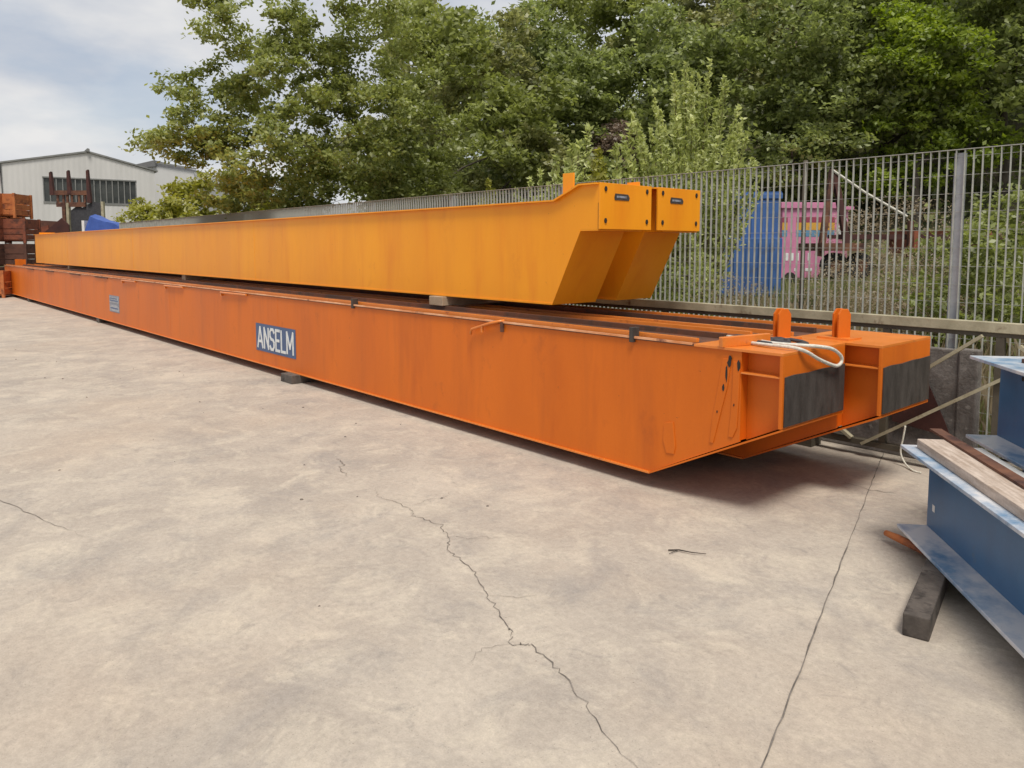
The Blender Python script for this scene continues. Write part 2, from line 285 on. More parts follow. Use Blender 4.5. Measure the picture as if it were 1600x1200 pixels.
for k in range(3):
    pm = MB(); n = 7
    for i in range(2):
        for j in range(n):
            t = 6.283*j/n; rr = (1 if i == 0 else .6)*rng.uniform(.8, 1.15); pm.v.append((rr*math.cos(t), rr*math.sin(t)*.7, i*.5))
    pm.f = [(j, (j+1) % n, n+(j+1) % n, n+j) for j in range(n)] + [tuple(n+j for j in range(n))]
    me = pm.mesh('pebble', 'pebble')
    for q in range(16):
        x, y = rng.uniform(-14, -1.2), rng.uniform(.6, 3.7)
        if x+1.1*y > -.3: continue
        o = inst('pebble', me, ground, (x, y, 0), (0, 0, rng.uniform(0, 6)), (rng.uniform(.006, .017),)*3)
# pebbles are loose grit bedded into the slab: children of the ground
tw = thing('twig', 'thin dry twig lying alone on the open concrete', 'twig', (-2.36, 3.17, .006), R(20))
MB().tube([(0, 0, 0), (.05, .02, .004), (.12, .015, .006), (.19, .04, .003)], [.004, .004, .003, .002], 5).build('stem', 'bark', tw)
MB().tube([(.05, .02, .004), (.02, -.05, .003)], [.003, .0015], 5).build('side_shoot', 'bark', tw)

# ------------------------------------------------------------------ lower girders (orange)
def lower_girder(loc, label, front):
    t = thing('crane_girder', label, 'girder', loc, group='orange crane girders on the ground')
    Lg, W, H = -28.05, .755, .90
    K, E0 = -.93, .465          # where the bottom turns up, height of the end's lower edge
    rc = -.27                   # the web steps back from here to the end
    slope = E0/(-K)
    MB().prism([(Lg, .012), (K, .012), (rc, (rc-K)*slope+.012), (rc, H-.016), (Lg, H-.016)], 'y', .012, .024).build('web', 'orange', t)
    MB().prism([(Lg, .012), (K, .012), (-.02, E0), (-.02, H-.016), (Lg, H-.016)], 'y', W-.024, W-.012).build('web', 'orange', t)
    MB().prism([(rc, (rc-K)*slope+.012), (-.021, E0), (-.021, H-.016), (rc, H-.016)], 'y', .085, .097).build('recessed_web', 'orange', t)
    box(rc-.012, rc, .025, .084, (rc-K)*slope+.02, H-.017).build('step_plate', 'orange', t)
    box(Lg, -.60, 0, W, H-.015, H).build('top_flange', 'flange_dirty_shaded', t)
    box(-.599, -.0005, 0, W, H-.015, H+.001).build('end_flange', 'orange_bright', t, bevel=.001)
    box(Lg, K, -.004, W+.004, 0, .012).build('bottom_flange', 'orange_bright', t)
    MB().prism([(K, 0), (0, E0-.012), (0, E0), (K, .0125)], 'y', -.003, W+.003).build('sloping_bottom_plate', 'orange', t)
    e = box(-.020, 0, 0, W, E0+.001, H-.016).build('end_plate', 'orange', t, bevel=.002)
    # bare steel joint face on the end plate
    q = MB().prism([(.02, E0+.012), (W-.012, E0+.012), (W-.012, .772), (.6, .768), (.45, .771), (.3, .765), (.12, .770), (.02, .764)], 'x', .001, .009).build('joint_face', 'raw_steel', e)
    q['label'] = 'dark bare steel face of the girder end'
    box(rc+.001, -.021, .004, .084, .755, .763).build('stiffener', 'orange_bright', t)
    box(Lg, -.61, -.004, .010, H-.008, H+.006).build('edge_highlight_strip', 'edge_highlight', t)  # thin strip added to carry the painted edge highlight
    # rail clips and running strips on top
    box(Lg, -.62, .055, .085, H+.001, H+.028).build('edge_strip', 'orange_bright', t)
    box(Lg, -.62, .36, .40, H+.001, H+.035).build('crane_rail', 'flange_dirty_shaded', t)
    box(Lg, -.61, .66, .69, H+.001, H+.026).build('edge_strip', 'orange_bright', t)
    return t
GF = lower_girder((-2.157, 3.925, .10), 'front orange crane girder with a blue sign, lying on the concrete', True)
GR = lower_girder((-1.935, 4.695, .10), 'rear orange crane girder on the ground, between its twin and the fence', False)
def G(p, org): return (p[0]-org[0], p[1]-org[1], p[2]-org[2])
OF = (-2.157, 3.925, .10); ORR = (-1.935, 4.695, .10)
# nameplate with lettering
np_ = box(-.575, .575, -.004, .0, -.176, .176).build('nameplate', 'sign_blue', GF, loc=G((-8.94, 3.936, .448), OF)); np_['label'] = 'blue nameplate with white capital letters'
STROKES = {'A': [((0, 0), (.5, 1)), ((1, 0), (.5, 1)), ((.2, .3), (.8, .3))], 'N': [((0, 0), (0, 1)), ((0, 1), (1, 0)), ((1, 0), (1, 1))],
           'S': [((1, .86), (.75, 1)), ((.75, 1), (.25, 1)), ((.25, 1), (0, .86)), ((0, .86), (0, .64)), ((0, .64), (.25, .52)), ((.25, .52), (.75, .48)), ((.75, .48), (1, .36)), ((1, .36), (1, .14)), ((1, .14), (.75, 0)), ((.75, 0), (.25, 0)), ((.25, 0), (0, .14))],
           'E': [((0, 0), (0, 1)), ((0, 1), (1, 1)), ((0, .5), (.85, .5)), ((0, 0), (1, 0))], 'L': [((0, 0), (0, 1)), ((0, 0), (1, 0))],
           'M': [((0, 0), (0, 1)), ((0, 1), (.5, .25)), ((.5, .25), (1, 1)), ((1, 0), (1, 1))]}
lx = -.515
for ch, lw in (('A', .15), ('N', .125), ('S', .115), ('E', .105), ('L', .105), ('M', .165)):
    m = MB()
    for i_, ((x0, z0), (x1, z1)) in enumerate(STROKES[ch]):
        p0, p1 = Vector((lx+x0*lw, -.0062-.0002*i_, -.125+z0*.25)), Vector((lx+x1*lw, -.0062-.0002*i_, -.125+z1*.25)); e_ = (p1-p0).normalized()*.013
        m.bar(p0-e_, p1+e_, .034, .003, (0, -1, 0))
    m.build('letter', 'white_paint', np_); lx += lw+.0525
sp = box(-.36, .36, -.004, .0, -.165, .165).build('data_plate', 'plate_grey', GF, loc=G((-16.45, 3.936, .475), OF)); sp['label'] = 'pale grey data plate of two panels'
box(-.33, .33, -.008, -.0045, .02, .14).build('panel', 'panel_grey', sp); box(-.33, .33, -.008, -.0045, -.145, -.025).build('panel', 'panel_grey', sp)
box(-.30, .30, -.0095, -.0082, .05, .075).build('print_line', 'sign_blue', sp); box(-.30, .22, -.0095, -.0082, .095, .115).build('print_line', 'sign_blue', sp); box(-.28, .27, -.0095, -.0082, -.10, -.075).build('print_line', 'sign_blue', sp)
# weld seams of the web plates
for x in (-8.85, -13.0, -19.2, -25.5):
    box(x-.004+2.157, x+.004+2.157, .0105, .013, .02, .88).build('weld_seam', 'orange', GF)
# stop bar over the end of the top flange, scarred patches where fittings were cut off
MB().bar((-.40, -.012, .93), (-.30, .36, .935), .035, .062).build('stop_bar', 'orange_bright', GF, bevel=.004)
def patch(pts, name='scar_plate', m='orange', y0=.0055, y1=.0118):
    return MB().prism(pts, 'y', y0, y1).build(name, m, GF, bevel=.002)
patch([(-.395, .83), (-.335, .84), (-.36, .66), (-.40, .50), (-.45, .30), (-.475, .30), (-.46, .45), (-.43, .62)])
patch([(-.322, .82), (-.275, .82), (-.28, .60), (-.288, .42), (-.315, .36), (-.345, .36), (-.33, .52), (-.325, .66)])
patch([(-.82, .36), (-.75, .38), (-.73, .22), (-.74, .17), (-.80, .165), (-.83, .25)], m='orange')
for (x, z, a, b) in ((-.345, .82, .020, .034), (-.365, .74, .011, .05), (-.385, .655, .010, .022), (-.285, .80, .018, .030), (-.425, .50, .006, .009), (-.31, .56, .006, .008)):
    MB().prism([(x+a*math.cos(t*.571)*rng.uniform(.4, .95), z+b*math.sin(t*.571)*rng.uniform(.7, 1.2)) for t in range(11)], 'y', .003, .0054).build('cut_hole', 'dark_hole', GF)
# bracket rods hooked over the flange
def rod(xa, reach, drop):
    m = MB(); m.tube([(xa, .02, .91), (xa-.02, -.02, .905), (xa-.16, -.02, .875), (xa-.37, -.022, .815), (xa-.385, -.022, .77)], .011, 8)
    o = m.build('hook_rod', 'orange_bright', GF, smooth=True)
    box(xa-.24, xa-.222, -.03, -.012, .80, .85).build('rod_tab', 'orange_bright', o); box(xa-.015, xa+.01, -.012, .01, .82, .90).build('rod_clip', 'rust', o)
rod(-2.43, 0, 0)
for xa in (-7.6, -10.1, -12.7): 
    m = MB().tube([(xa, -.012, .872), (xa-.9, -.014, .866)], .014, 6); m.box(xa-.9, xa-.87, -.02, .01, .82, .87); m.build('hook_rod', 'orange_bright', GF)
for xa in (-1.09, -4.82):
    box(xa-.018, xa+.018, -.014, .05, .865, .965).build('clamp', 'raw_steel', GF, bevel=.003)
for xa in (-20.5, -23.2, -17.6, -15.2): box(xa-.5, xa+.5, -.012, .008, .862, .882).build('hook_rod', 'rust', GF)
# twin lugs on top
def lugs(par, x, y):
    for k in (0, 1):
        MB().prism([(-.045, 0), (.045, 0), (.045, .165), (.022, .20), (-.022, .20), (-.045, .165)], 'x', k*.05, k*.05+.016).build('lug', 'orange', par, loc=(x, y, .9), rot=(0, 0, R(-28)), bevel=.002)
    box(-.10, .12, -.08, .08, .001, .014).build('lug_base', 'orange_bright', par, loc=(x, y, .9), rot=(0, 0, R(-4)))
lugs(GF, -.40, .66); lugs(GR, -.36, .17)
for x in (-27.6, -26.9): box(x, x+.02, .25, .45, .90, 1.10).build('lug', 'orange', GF)
# loose cable and rope lying on the girder ends
tag(MB().tube([(-2.62+.16*math.cos(t*.55)+.01*t, 4.30+.13*math.sin(t*.55), 1.012+.004*(t % 3)) for t in range(30)], .012, 6).build('cable_coil', 'cable_dark', smooth=True), 'dark loose cable coiled on top of the front orange girder', 'cable')
rp_pts = [(-2.75, 4.28, 1.018), (-2.55, 4.24, 1.02), (-2.35, 4.18, 1.02), (-2.20, 4.20, 1.022), (-2.135, 4.30, 1.012), (-2.122, 4.44, .985), (-2.12, 4.545, .935), (-2.12, 4.555, .895), (-2.12, 4.50, .878), (-2.12, 4.40, .90), (-2.122, 4.26, .945), (-2.13, 4.14, .995), (-2.18, 4.08, 1.02), (-2.35, 4.10, 1.018), (-2.5, 4.14, 1.014)]
def smooth_pts(P, n=5):
    P = [Vector(p) for p in P]; out = []
    for i in range(len(P)-1):
        a, b, c, d = P[max(i-1, 0)], P[i], P[i+1], P[min(i+2, len(P)-1)]
        for k in range(n):
            t = k/n; out.append(.5*((2*b) + (c-a)*t + (2*a-5*b+4*c-d)*t*t + (3*b-a-3*c+d)*t**3))
    return out + [P[-1]]
tag(MB().tube(smooth_pts(rp_pts), .011, 8).build('rope', 'rope', smooth=True), 'off-white rope loop hanging over the front girder end', 'rope')

# ------------------------------------------------------------------ upper girders (yellow)
def upper_girder(loc, label, W, b0, b1):
    t = thing('crane_girder', label, 'girder', loc, group='yellow crane girders on top of the stack')
    Lg = -22.9; H = .84
    prof = [(Lg, .008), (-.515, .008), (-.215, .60), (-.018, .60), (-.018, .938), (-.20, .938), (-.475, H-.012), (Lg, H-.012)]
    MB().prism(prof, 'y', b0, b0+.010).build('web', 'yellow', t)
    MB().prism(prof, 'y', b1-.010, b1).build('web', 'yellow', t)
    box(Lg, -.515, b0-.006, b1+.006, -.006, .008).build('bottom_flange', 'yellow', t)
    MB().prism([(-.515, -.006), (-.203, .59), (-.215, .60), (-.515, .008)], 'y', b0-.003, b1+.003).build('sloping_bottom_plate', 'yellow', t)
    box(-.215, -.0185, b0, b1, .589, .599).build('nose_bottom_plate', 'yellow', t)
    MB().prism([(Lg, H-.012), (-.475, H-.012), (-.20, .938), (-.018, .938), (-.018, .95), (-.205, .95), (-.48, H), (Lg, H)], 'y', -.03, W+.005).build('top_flange', 'yellow', t)
    e = box(-.017, 0, 0, W, .60, .951).build('end_plate', 'yellow', t, bevel=.002)
    for y in (.06, W-.06):
        for z in (.665, .905):
            b = MB().prism([(y+.015*math.cos(k*math.pi/3), z+.022*math.sin(k*math.pi/3)) for k in range(6)], 'x', .0005, .007).build('bolt', 'dark_hole', e, bevel=.001)
    pl = MB().prism([(.16, .845), (.165, .825), (.33, .825), (.34, .845), (.32, .872), (.17, .875)], 'x', .0006, .004).build('maker_plate', 'raw_steel', e); pl['label'] = 'small dark maker plate'
    box(.0042, .0055, .185, .30, .842, .858).build('embossed_strip', 'plate_grey', pl)
    box(-.0195, -.0175, -.0015, .0, .60, .80).build('edge_gap', 'dark_hole', e)
    for k, x in enumerate((-6.5, -12.5, -18.5)): box(x-.005, x+.005, b0-.002, b0, .012, .82).build('weld_seam', 'yellow', t)
    return t
UF = upper_girder((-3.887, 4.30, 1.136), 'front yellow crane girder stacked on the orange girders, with a bolted end plate', .615, .004, .52)
UR = upper_girder((-3.887, 5.00, 1.136), 'rear yellow crane girder stacked behind its twin, nearer the fence', .585, .09, .575)
MB().prism([(-.45, .84), (-.33, .885), (-.33, 1.05), (-.45, 1.05)], 'y', .05, .064).build('lifting_lug', 'yellow', UF, bevel=.002)
box(-.16, -.04, .50, .515, .951, .985).build('lifting_lug', 'yellow', UF)
box(-22.8, -22.7, .1, .5, .842, .90).build('lifting_lug', 'yellow', UF)
# timbers under and between
tim = box(-.06, .06, -.8, .8, 0, .10).mesh('timber', 'timber_grey')
def timber(label, loc, sc=(1, 1, 1), rz=0, m='timber_grey', grp=None, half=(.06, .8, .10)):
    o = box(-half[0], half[0], -half[1], half[1], 0, half[2]).build('timber', m, bevel=.006, loc=loc, rot=(0, 0, rz)); tag(o, label, 'timber', grp); return o
timber('dark timber poking out from under the front orange girder, below the blue sign', (-8.40, 4.50, 0), half=(.15, .68, .099))
timber('dark timber under the far end of the orange girders', (-26.0, 4.70, 0), half=(.10, .78, .099))
timber('dark timber under the orange girders beyond the grey data plate', (-17.8, 4.70, 0), half=(.10, .78, .099))
timber('dark timber under the near end of the orange girders', (-3.75, 4.95, 0), half=(.09, .48, .099))
timber('pale timber block holding up the yellow girders, nearest the end plates', (-5.96, 4.93, 1.037), m='timber_pale', half=(.11, .68, .089))
timber('pale timber block under the middle of the yellow girders', (-13.5, 4.93, 1.037), m='timber_pale', half=(.09, .60, .089))
timber('pale timber block under the far end of the yellow girders', (-22.5, 4.93, 1.037), m='timber_pale', half=(.09, .60, .089))

# ------------------------------------------------------------------ fence
YF, ZT = 6.10, 2.30
fence = thing('bar_fence', 'tall galvanised steel bar fence running behind the girders', 'fence', (0, YF, 0))
pale = box(-.0022, .0022, -.0125, .0125, .10, ZT).mesh('pale', 'galv')
x = -1.36; px = []
while len(px) < 300:
    px.append(x); x -= .0575
for x in px: inst('pale', pale, fence, (x, 0, 0))
st = MB(); x = px[-1]-.0575
while x > -24.5: st.box(x-.0022, x+.0022, -.0125, .0125, .10, ZT); x -= .0575
x = -1.36+.0575
while x < 2.5: st.box(x-.0022, x+.0022, -.0125, .0125, .10, ZT); x += .0575
st.build('pale_run', 'galv', fence)['kind'] = 'stuff'
rodm = MB().tube([(-24.5, 0, 0), (2.5, 0, 0)], .0014, 6).mesh('cross_rod', 'galv')
for k in range(17): inst('cross_rod', rodm, fence, (0, .0, .14+k*.132))
edge = box(-24.5, 2.5, -.014, .014, ZT+.001, ZT+.006).build('top_bar', 'galv', fence)
postm = box(-.032, .032, -.008, .05, 0, 2.28).mesh('post', 'galv_post')
for k in (-1, 0, 2, 3, 4, 5, 6, 7, 8, 9, 10, 11): inst('post', postm, fence, (-2.035-k*2.05, .02, 0))
pole = thing('rusty_pole', 'thin rusty upright pole right behind the bar fence', 'pole', (-3.32, 6.32, 0))
MB().tube([(0, 0, 0), (0, 0, 2.35)], .020, 8).build('shaft', 'gate_dark', pole, smooth=True); box(-.05, .05, -.05, .05, -.01, .012).build('foot_plate', 'rust', pole)

# ------------------------------------------------------------------ old concrete wall stub and gate frame in front of the fence
YG = 5.80
cw = thing('concrete_wall', 'low weathered concrete wall stub below the grey fence post', 'wall', (0, 0, 0))
box(-4.6, -1.93, 5.99, 6.05, 0, .86).build('wall_panel', 'old_concrete', cw, bevel=.01)
box(-1.929, -1.80, 5.97, 6.06, 0, .87).build('wall_post', 'old_concrete', cw, bevel=.012)
gate = thing('gate_frame', 'long olive-painted steel gate frame with diagonal braces leaning before the fence', 'gate', (0, YG, 0))
GX0, GX1 = -9.2, 0.6
box(GX0, GX1, -.035, .035, 1.025, 1.095).build('top_rail', 'gate_paint', gate, bevel=.004)
box(GX0, GX1, -.02, .03, .995, 1.024).build('under_rail', 'gate_dark', gate)  # second member; its dark colour also paints the shadow below the top rail
box(GX0, GX1, -.03, .03, .085, .13).build('bottom_rail', 'gate_dark', gate, bevel=.004)
for x in (-1.62, -2.36, -3.26, -4.4, -5.9, -7.4, -.4): box(x-.025, x+.025, -.022, .022, .131, .994).build('upright', 'gate_dark', gate)
for a, b in (((-1.72, 1.00), (-2.58, .33)), ((-1.56, .74), (-2.50, .10)), ((-3.35, .66), (-2.58, .13)), ((-.5, .15), (-1.5, .95)), ((-4.4, .15), (-5.6, .95))):
    MB().bar((a[0], -.034, a[1]), (b[0], -.034, b[1]), .022, .045, (0, -1, 0)).build('brace', 'gate_paint', gate)
for x in (-8.6, -3.0, -.2): box(x-.12, x+.12, -.08, .08, 0, .084).build('foot', 'gate_dark', gate)
tag(MB().prism([(-2.36, .27), (-1.95, .22), (-1.99, .32), (-2.18, .73), (-2.45, .80)], 'y', 5.955, 5.965).build('scrap_plate', 'rust_dark'), 'dark red rusty steel plate scrap behind the gate brace', 'scrap plate')
tag(MB().tube(smooth_pts([(-2.18, YG-.062, .30), (-2.19, YG-.07, .2), (-2.20, YG-.075, .1), (-2.16, YG-.09, .03), (-2.08, YG-.16, .008), (-2.02, YG-.17, .006)]), .007, 6).build('hanging_cord', 'rope', smooth=True), 'thin pale cord hanging from the gate brace to the ground', 'cord')
gate_dirt = MB()

# ------------------------------------------------------------------ blue beams at the right
BR = math.atan2(FH.y, FH.x) - R(8.7) - R(90)     # local +Y of a beam runs away from the photographer
def ibeam(label, r, d, z, length, wd, h, tf=.018, tw=.012, worn_top=True, name='steel_beam'):
    t = thing(name, label, 'steel beam', site(r, d, z), BR, group='blue steel beams')
    box(-wd/2, wd/2, -length, 0, 0, tf).build('flange', 'blue_worn_skylit', t, bevel=.003)
    box(-wd/2, wd/2, -length, 0, h-tf, h).build('flange', 'blue_worn_skylit', t, bevel=.003)
    box(-tw/2, tw/2, -length, -.003, tf, h-tf).build('web', 'blue_paint', t)
    return t
B1 = ibeam('lower blue steel beam carrying a plank, nearest the viewer', 2.225, 3.93, .10, 5.2, .31, .452)
box(-.008, -.0065, -.10, -.07, .12, .155).build('tag', 'white_sheet', B1)
B2 = ibeam('blue steel beam hidden behind the lower one, carrying the upper beam', 2.70, 3.90, .10, 5.2, .31, .452)
B3 = ibeam('upper blue steel beam at the right edge, stacked above the others', 2.66, 4.06, .556, 5.0, .33, .455)
for (y, z) in ((-.30, .13), (-.38, .115), (-.24, .37)):
    MB().prism([(y+.013*math.cos(k*.785), z+.013*math.sin(k*.785)) for k in range(8)], 'x', -.0075, -.0062).build('bolt_hole', 'dark_hole', B3)
tb = box(-.05, .05, -.02, 1.9, 0, .098).build('timber', 'timber_grey', bevel=.006, loc=site(1.665, 2.985, 0), rot=(0, 0, math.atan2(FH.y, FH.x)-R(36)-R(90))); tag(tb, 'square dark timber sticking out under the blue steel beams', 'timber')
pk = box(-.085, .085, -5.0, -.06, 0, .048).build('plank', 'plank', bevel=.004, loc=site(2.215, 3.93, .553), rot=(0, 0, BR)); tag(pk, 'pale weathered wooden plank lying on the lower blue beam', 'plank')
fb = box(-.03, .03, -5.0, .12, 0, .012).build('flat_bar', 'rust', loc=site(2.29, 3.93, .602), rot=(0, 0, BR-R(.6))); tag(fb, 'rusty flat steel bar lying along the pale plank', 'steel bar')
m = MB()
for i in range(24):
    for j in range(4): m.v.append((-.055+.037*j+.004*math.sin(i*1.7), -.12-i*.19, .006+.006*math.sin(i*1.3+j)+.004*math.cos(j*2.1)))
m.f = [(i*4+j, i*4+j+1, i*4+j+5, i*4+j+4) for i in range(23) for j in range(3)]
ws = m.build('plastic_sheet', 'white_sheet', loc=site(2.375, 3.93, .558), rot=(0, 0, BR), smooth=True); ws.modifiers.new('s', 'SOLIDIFY').thickness = .004; tag(ws, 'white plastic strip beside the rusty bar on the blue beam', 'sheet')
rb = box(-.06, .06, -3.5, -.25, 0, .02).build('steel_offcut', 'rust', loc=site(2.70, 4.06, 1.012), rot=(0, 0, BR)); tag(rb, 'rusty offcut lying on top of the upper blue beam', 'offcut')
pg = MB().tube([(0, 0, 0), (.10, 0, .006), (.42, .0, .012)], [.016, .021, .021], 10).build('rusty_pipe', 'rust_orange', loc=site(2.035, 3.99, .05), rot=(0, 0, BR-R(68)), smooth=True); tag(pg, 'short rusty orange pipe end beside the lower blue beam', 'pipe')

# ------------------------------------------------------------------ land beyond the fence
def hz(x, y):
    b = .05 + max(0, min(y-6.4, 14))*.048 + .06*math.sin(x*.7)*math.sin(y*.5)
    k = max(0, min(1, (x+75)/40)); k = k*k*(3-2*k)
    return b + k*max(0, y-21-.03*max(0, -x-20))*.50*(1 - .25*min(1, max(0, y-60)/60)) + (.5*math.sin(x*.21+1)*math.sin(y*.17) if y > 24 else 0)
m = MB(); xs = list(np.linspace(-140, 60, 101)); ys = [6.42, 7, 8, 9, 10, 12, 14, 16, 18, 20, 21.5, 23, 25] + list(np.linspace(27, 110, 43))
for y in ys:
    for x in xs: m.v.append((x, y, hz(x, y) if y > 6.5 else .02))
nx = len(xs); m.f = [(j*nx+i, j*nx+i+1, (j+1)*nx+i+1, (j+1)*nx+i) for j in range(len(ys)-1) for i in range(nx-1)]
hill = m.build('hillside', 'soil', smooth=True); tag(hill, kind='structure')

# ------------------------------------------------------------------ foliage
def leaf_mesh(name, C, Nn, size, aspect, seed, mat, up=.35):
    """C: leaf centres; diamond leaves with random tilt"""
    r = np.random.default_rng(seed); n = len(C)
    nrm = r.normal(size=(n, 3)); nrm[:, 2] = np.abs(nrm[:, 2])+up; nrm /= np.linalg.norm(nrm, axis=1)[:, None]
    t = r.normal(size=(n, 3)); 
    if Nn is not None: t = t*.55 + Nn
    t -= nrm*(t*nrm).sum(1)[:, None]; t /= np.linalg.norm(t, axis=1)[:, None]; b = np.cross(nrm, t)
    s = (size*r.uniform(.6, 1.35, n))[:, None]; w = s*aspect
    V = np.stack([C-t*s*.5, C+b*w*.5+t*s*.08-nrm*s*.06, C+t*s*.5-nrm*s*.10, C-b*w*.5+t*s*.08-nrm*s*.06], 1).reshape(-1, 3)
    me = bpy.data.meshes.new(name); me.vertices.add(4*n); me.vertices.foreach_set('co', V.astype(np.float32).ravel())
    me.loops.add(4*n); me.loops.foreach_set('vertex_index', np.arange(4*n, dtype=np.int32)); me.polygons.add(n)
    me.polygons.foreach_set('loop_start', np.arange(0, 4*n, 4, dtype=np.int32)); me.polygons.foreach_set('loop_total', np.full(n, 4, np.int32))
    me.update(); me.validate(); me.materials.append(MATS[mat]); return me
def tree_data(seed, blobs, trunk_top, base_r, n_main, n_tip, leaves, leaf, clump, mat, aspect=.55, bare=0):
    """blobs: (cx,cy,cz,rx,ry,rz,weight) ellipsoids of the crown; limbs grow from the trunk to points in them"""
    r = np.random.default_rng(seed); B = np.array(blobs, float); wgt = B[:, 6]/B[:, 6].sum()
    def pts(n, shell):
        k = r.choice(len(B), n, p=wgt); d = r.normal(size=(n, 3)); d /= np.linalg.norm(d, axis=1)[:, None]
        return B[k, :3] + d*(r.uniform(shell, 1, n)**.5)[:, None]*B[k, 3:6]
    nodes = [np.array([0, 0, trunk_top*f]) + r.normal(size=3)*[.04, .04, 0]*trunk_top*.3 for f in (0, .35, .7, 1)]
    rad = [base_r, base_r*.82, base_r*.7, base_r*.62]; first = 2
    mb = MB(); mb.tube(nodes, rad, 9, False)
    main = pts(n_main, .05); main = main[np.argsort(np.linalg.norm(main-nodes[-1], axis=1))]
    def connect(p, r0, segs, sag, sides):
        A = np.array(nodes[first:]); d = np.linalg.norm(A-p, axis=1) + .45*np.maximum(0, A[:, 2]-p[2])
        i = int(np.argmin(d)) + first; a = nodes[i]; rr = min(rad[i]*.72, r0); P = [a]
        for k in range(1, segs+1):
            f = k/segs; q = a*(1-f)+p*f + np.array([0, 0, sag*math.sin(f*3.14)*np.linalg.norm(p-a)]) + (r.normal(size=3)*.05*np.linalg.norm(p-a) if k < segs else 0)
            P.append(q)
        R_ = [rr*(1-.55*k/segs) for k in range(segs+1)]
        for q, w_ in zip(P[1:], R_[1:]): nodes.append(q); rad.append(w_)
        mb.tube(P, R_, sides, False)
    for p in main: connect(p, base_r*.5, 4, .08, 6)
    tips = pts(n_tip, .35); tips = tips[np.argsort(np.linalg.norm(tips-nodes[3], axis=1))]
    for p in tips: connect(p, base_r*.10, 2, .05, 4)
    if leaves == 0: return mb.mesh('trunk', 'bark', True), None
    src = np.concatenate([tips, main]); src = src[r.uniform(size=len(src)) > bare]
    per = max(1, leaves//len(src)); C = []
    for p in src:
        cs = clump*r.uniform(.6, 1.4); n = int(per*r.uniform(.5, 1.5)*(cs/clump)); C.append(p + r.normal(size=(n, 3))*cs*[.55, .55, .30])
    C = np.concatenate(C)
    return mb.mesh('trunk', 'bark', True), leaf_mesh('crown', C, None, leaf, aspect, seed+1, mat)
def put_tree(name, data, label, cat, loc, rz=0, sc=1, group=None):
    t = thing(name, label, cat, loc, rz, group); t.scale = (sc,)*3 if not isinstance(sc, tuple) else sc
    inst('trunk', data[0], t); 
    if data[1]: inst('crown', data[1], t)
    return t
def at_px(px, d): return (px-800)/1180*d
def on_land(px, d, dz=-.1):
    p = site(at_px(px, d), d); return Vector((p.x, p.y, (hz(p.x, p.y) if p.y > 6.5 else 0)+dz))
def to_local(px, py, d, base):   # crown blob centre, in the tree's own frame
    r_ = at_px(px, d); p = site(r_, d, CAMZ + (386-py)/1180*d); return p-base
# 1. the wide tree on the left, growing just beyond the fence
D1 = 16.0; b1 = on_land(512, D1)
def bl(px, py, dd, rx, rz_, w): 
    q = to_local(px, py, D1+dd, b1); return (q.x, q.y, q.z, rx, rx, rz_, w)
T1 = tree_data(11, [bl(298, 228, -.5, .95, .42, 1.0), bl(345, 175, 0, 1.15, .8, 1.3), bl(425, 250, -1, 1.2, .9, 1.3), bl(470, 130, 0, 1.5, 1.0, 1.8), bl(560, 210, -.8, 1.5, 1.2, 2.2), bl(600, 110, .5, 1.4, 1.2, 1.6), bl(660, 230, .3, 1.2, 1.0, 1.5), bl(372, 305, 0, .7, .4, .6), bl(470, 290, -.6, 1.1, .5, 1.0), bl(400, 60, 0, 1.3, .9, .9), bl(540, 20, 0, 1.5, 1.0, 1.0), bl(620, 290, -.3, 1.0, .5, 1.0)],
               1.9, .21, 34, 640, 64000, .10, .21, 'leaf_mid')
put_tree('broadleaf_tree', T1, 'wide spreading broadleaf tree against the sky, left of the yellow girder end', 'tree', b1)
# 2. low yellow-green bushes by the warehouse
BU = tree_data(21, [(0, 0, 1.5, 1.4, 1.4, 1.0, 1), (.9, .2, 1.0, 1.0, 1.0, .8, .6), (-.9, -.2, 1.1, 1.0, 1.0, .9, .7), (.2, 0, 2.3, .7, .7, .8, .5)], .5, .07, 14, 160, 9000, .14, .22, 'leaf_yellow')
for k, (px, d, sc, lab) in enumerate(((222, 31, 1.15, 'low yellow-green bush in front of the warehouse window'), (272, 27, 1.05, 'bright green bush at the right corner of the warehouse'), (325, 25, 1.3, 'bright bush under the left boughs of the wide tree'), (400, 24, 1.2, 'green bush just above the yellow girder, below the wide tree'))):
    put_tree('bush', BU, lab, 'bush', on_land(px, d), k*1.9, sc, 'bushes beyond the far fence')
# 3. pale feathery saplings behind the fence
def plume(seed, H, spread, shoots, per, mat, leaf=.075):
    r = np.random.default_rng(seed); mb = MB(); C = []; T = []
    for i in range(shoots):
        a = r.uniform(0, 6.283); rr = spread*math.sqrt(r.uniform(0, 1)); h = H*(1-.38*(rr/spread)**2)*r.uniform(.8, 1.05)
        top = np.array([rr*math.cos(a), rr*math.sin(a), h]); base = np.array([rr*.12*math.cos(a), rr*.12*math.sin(a), 0]); mid = base*.4+top*.6; mid[:2] *= .8; mid[2] = h*.5
        P = [(1-t)**2*base + 2*t*(1-t)*mid + t*t*top for t in np.linspace(0, 1, 7)]
        mb.tube(P, [.022*(1-.85*k/6) for k in range(7)], 5, False)
        for s in range(int(per*h/H)):
            t = r.uniform(.24, 1.02); c = (1-t)**2*base + 2*t*(1-t)*mid + t*t*top; wd = .34*(1.15-t)*r.uniform(.1, 1)
            d = r.normal(size=3); d[2] = abs(d[2])*1.4+.5; d /= np.linalg.norm(d); C.append(c+d*wd*[1, 1, .8]); T.append(d)
    return mb.mesh('stems', 'twig', True), leaf_mesh('crown', np.array(C), np.array(T)*1.3, leaf, .38, seed+5, mat, up=.0)
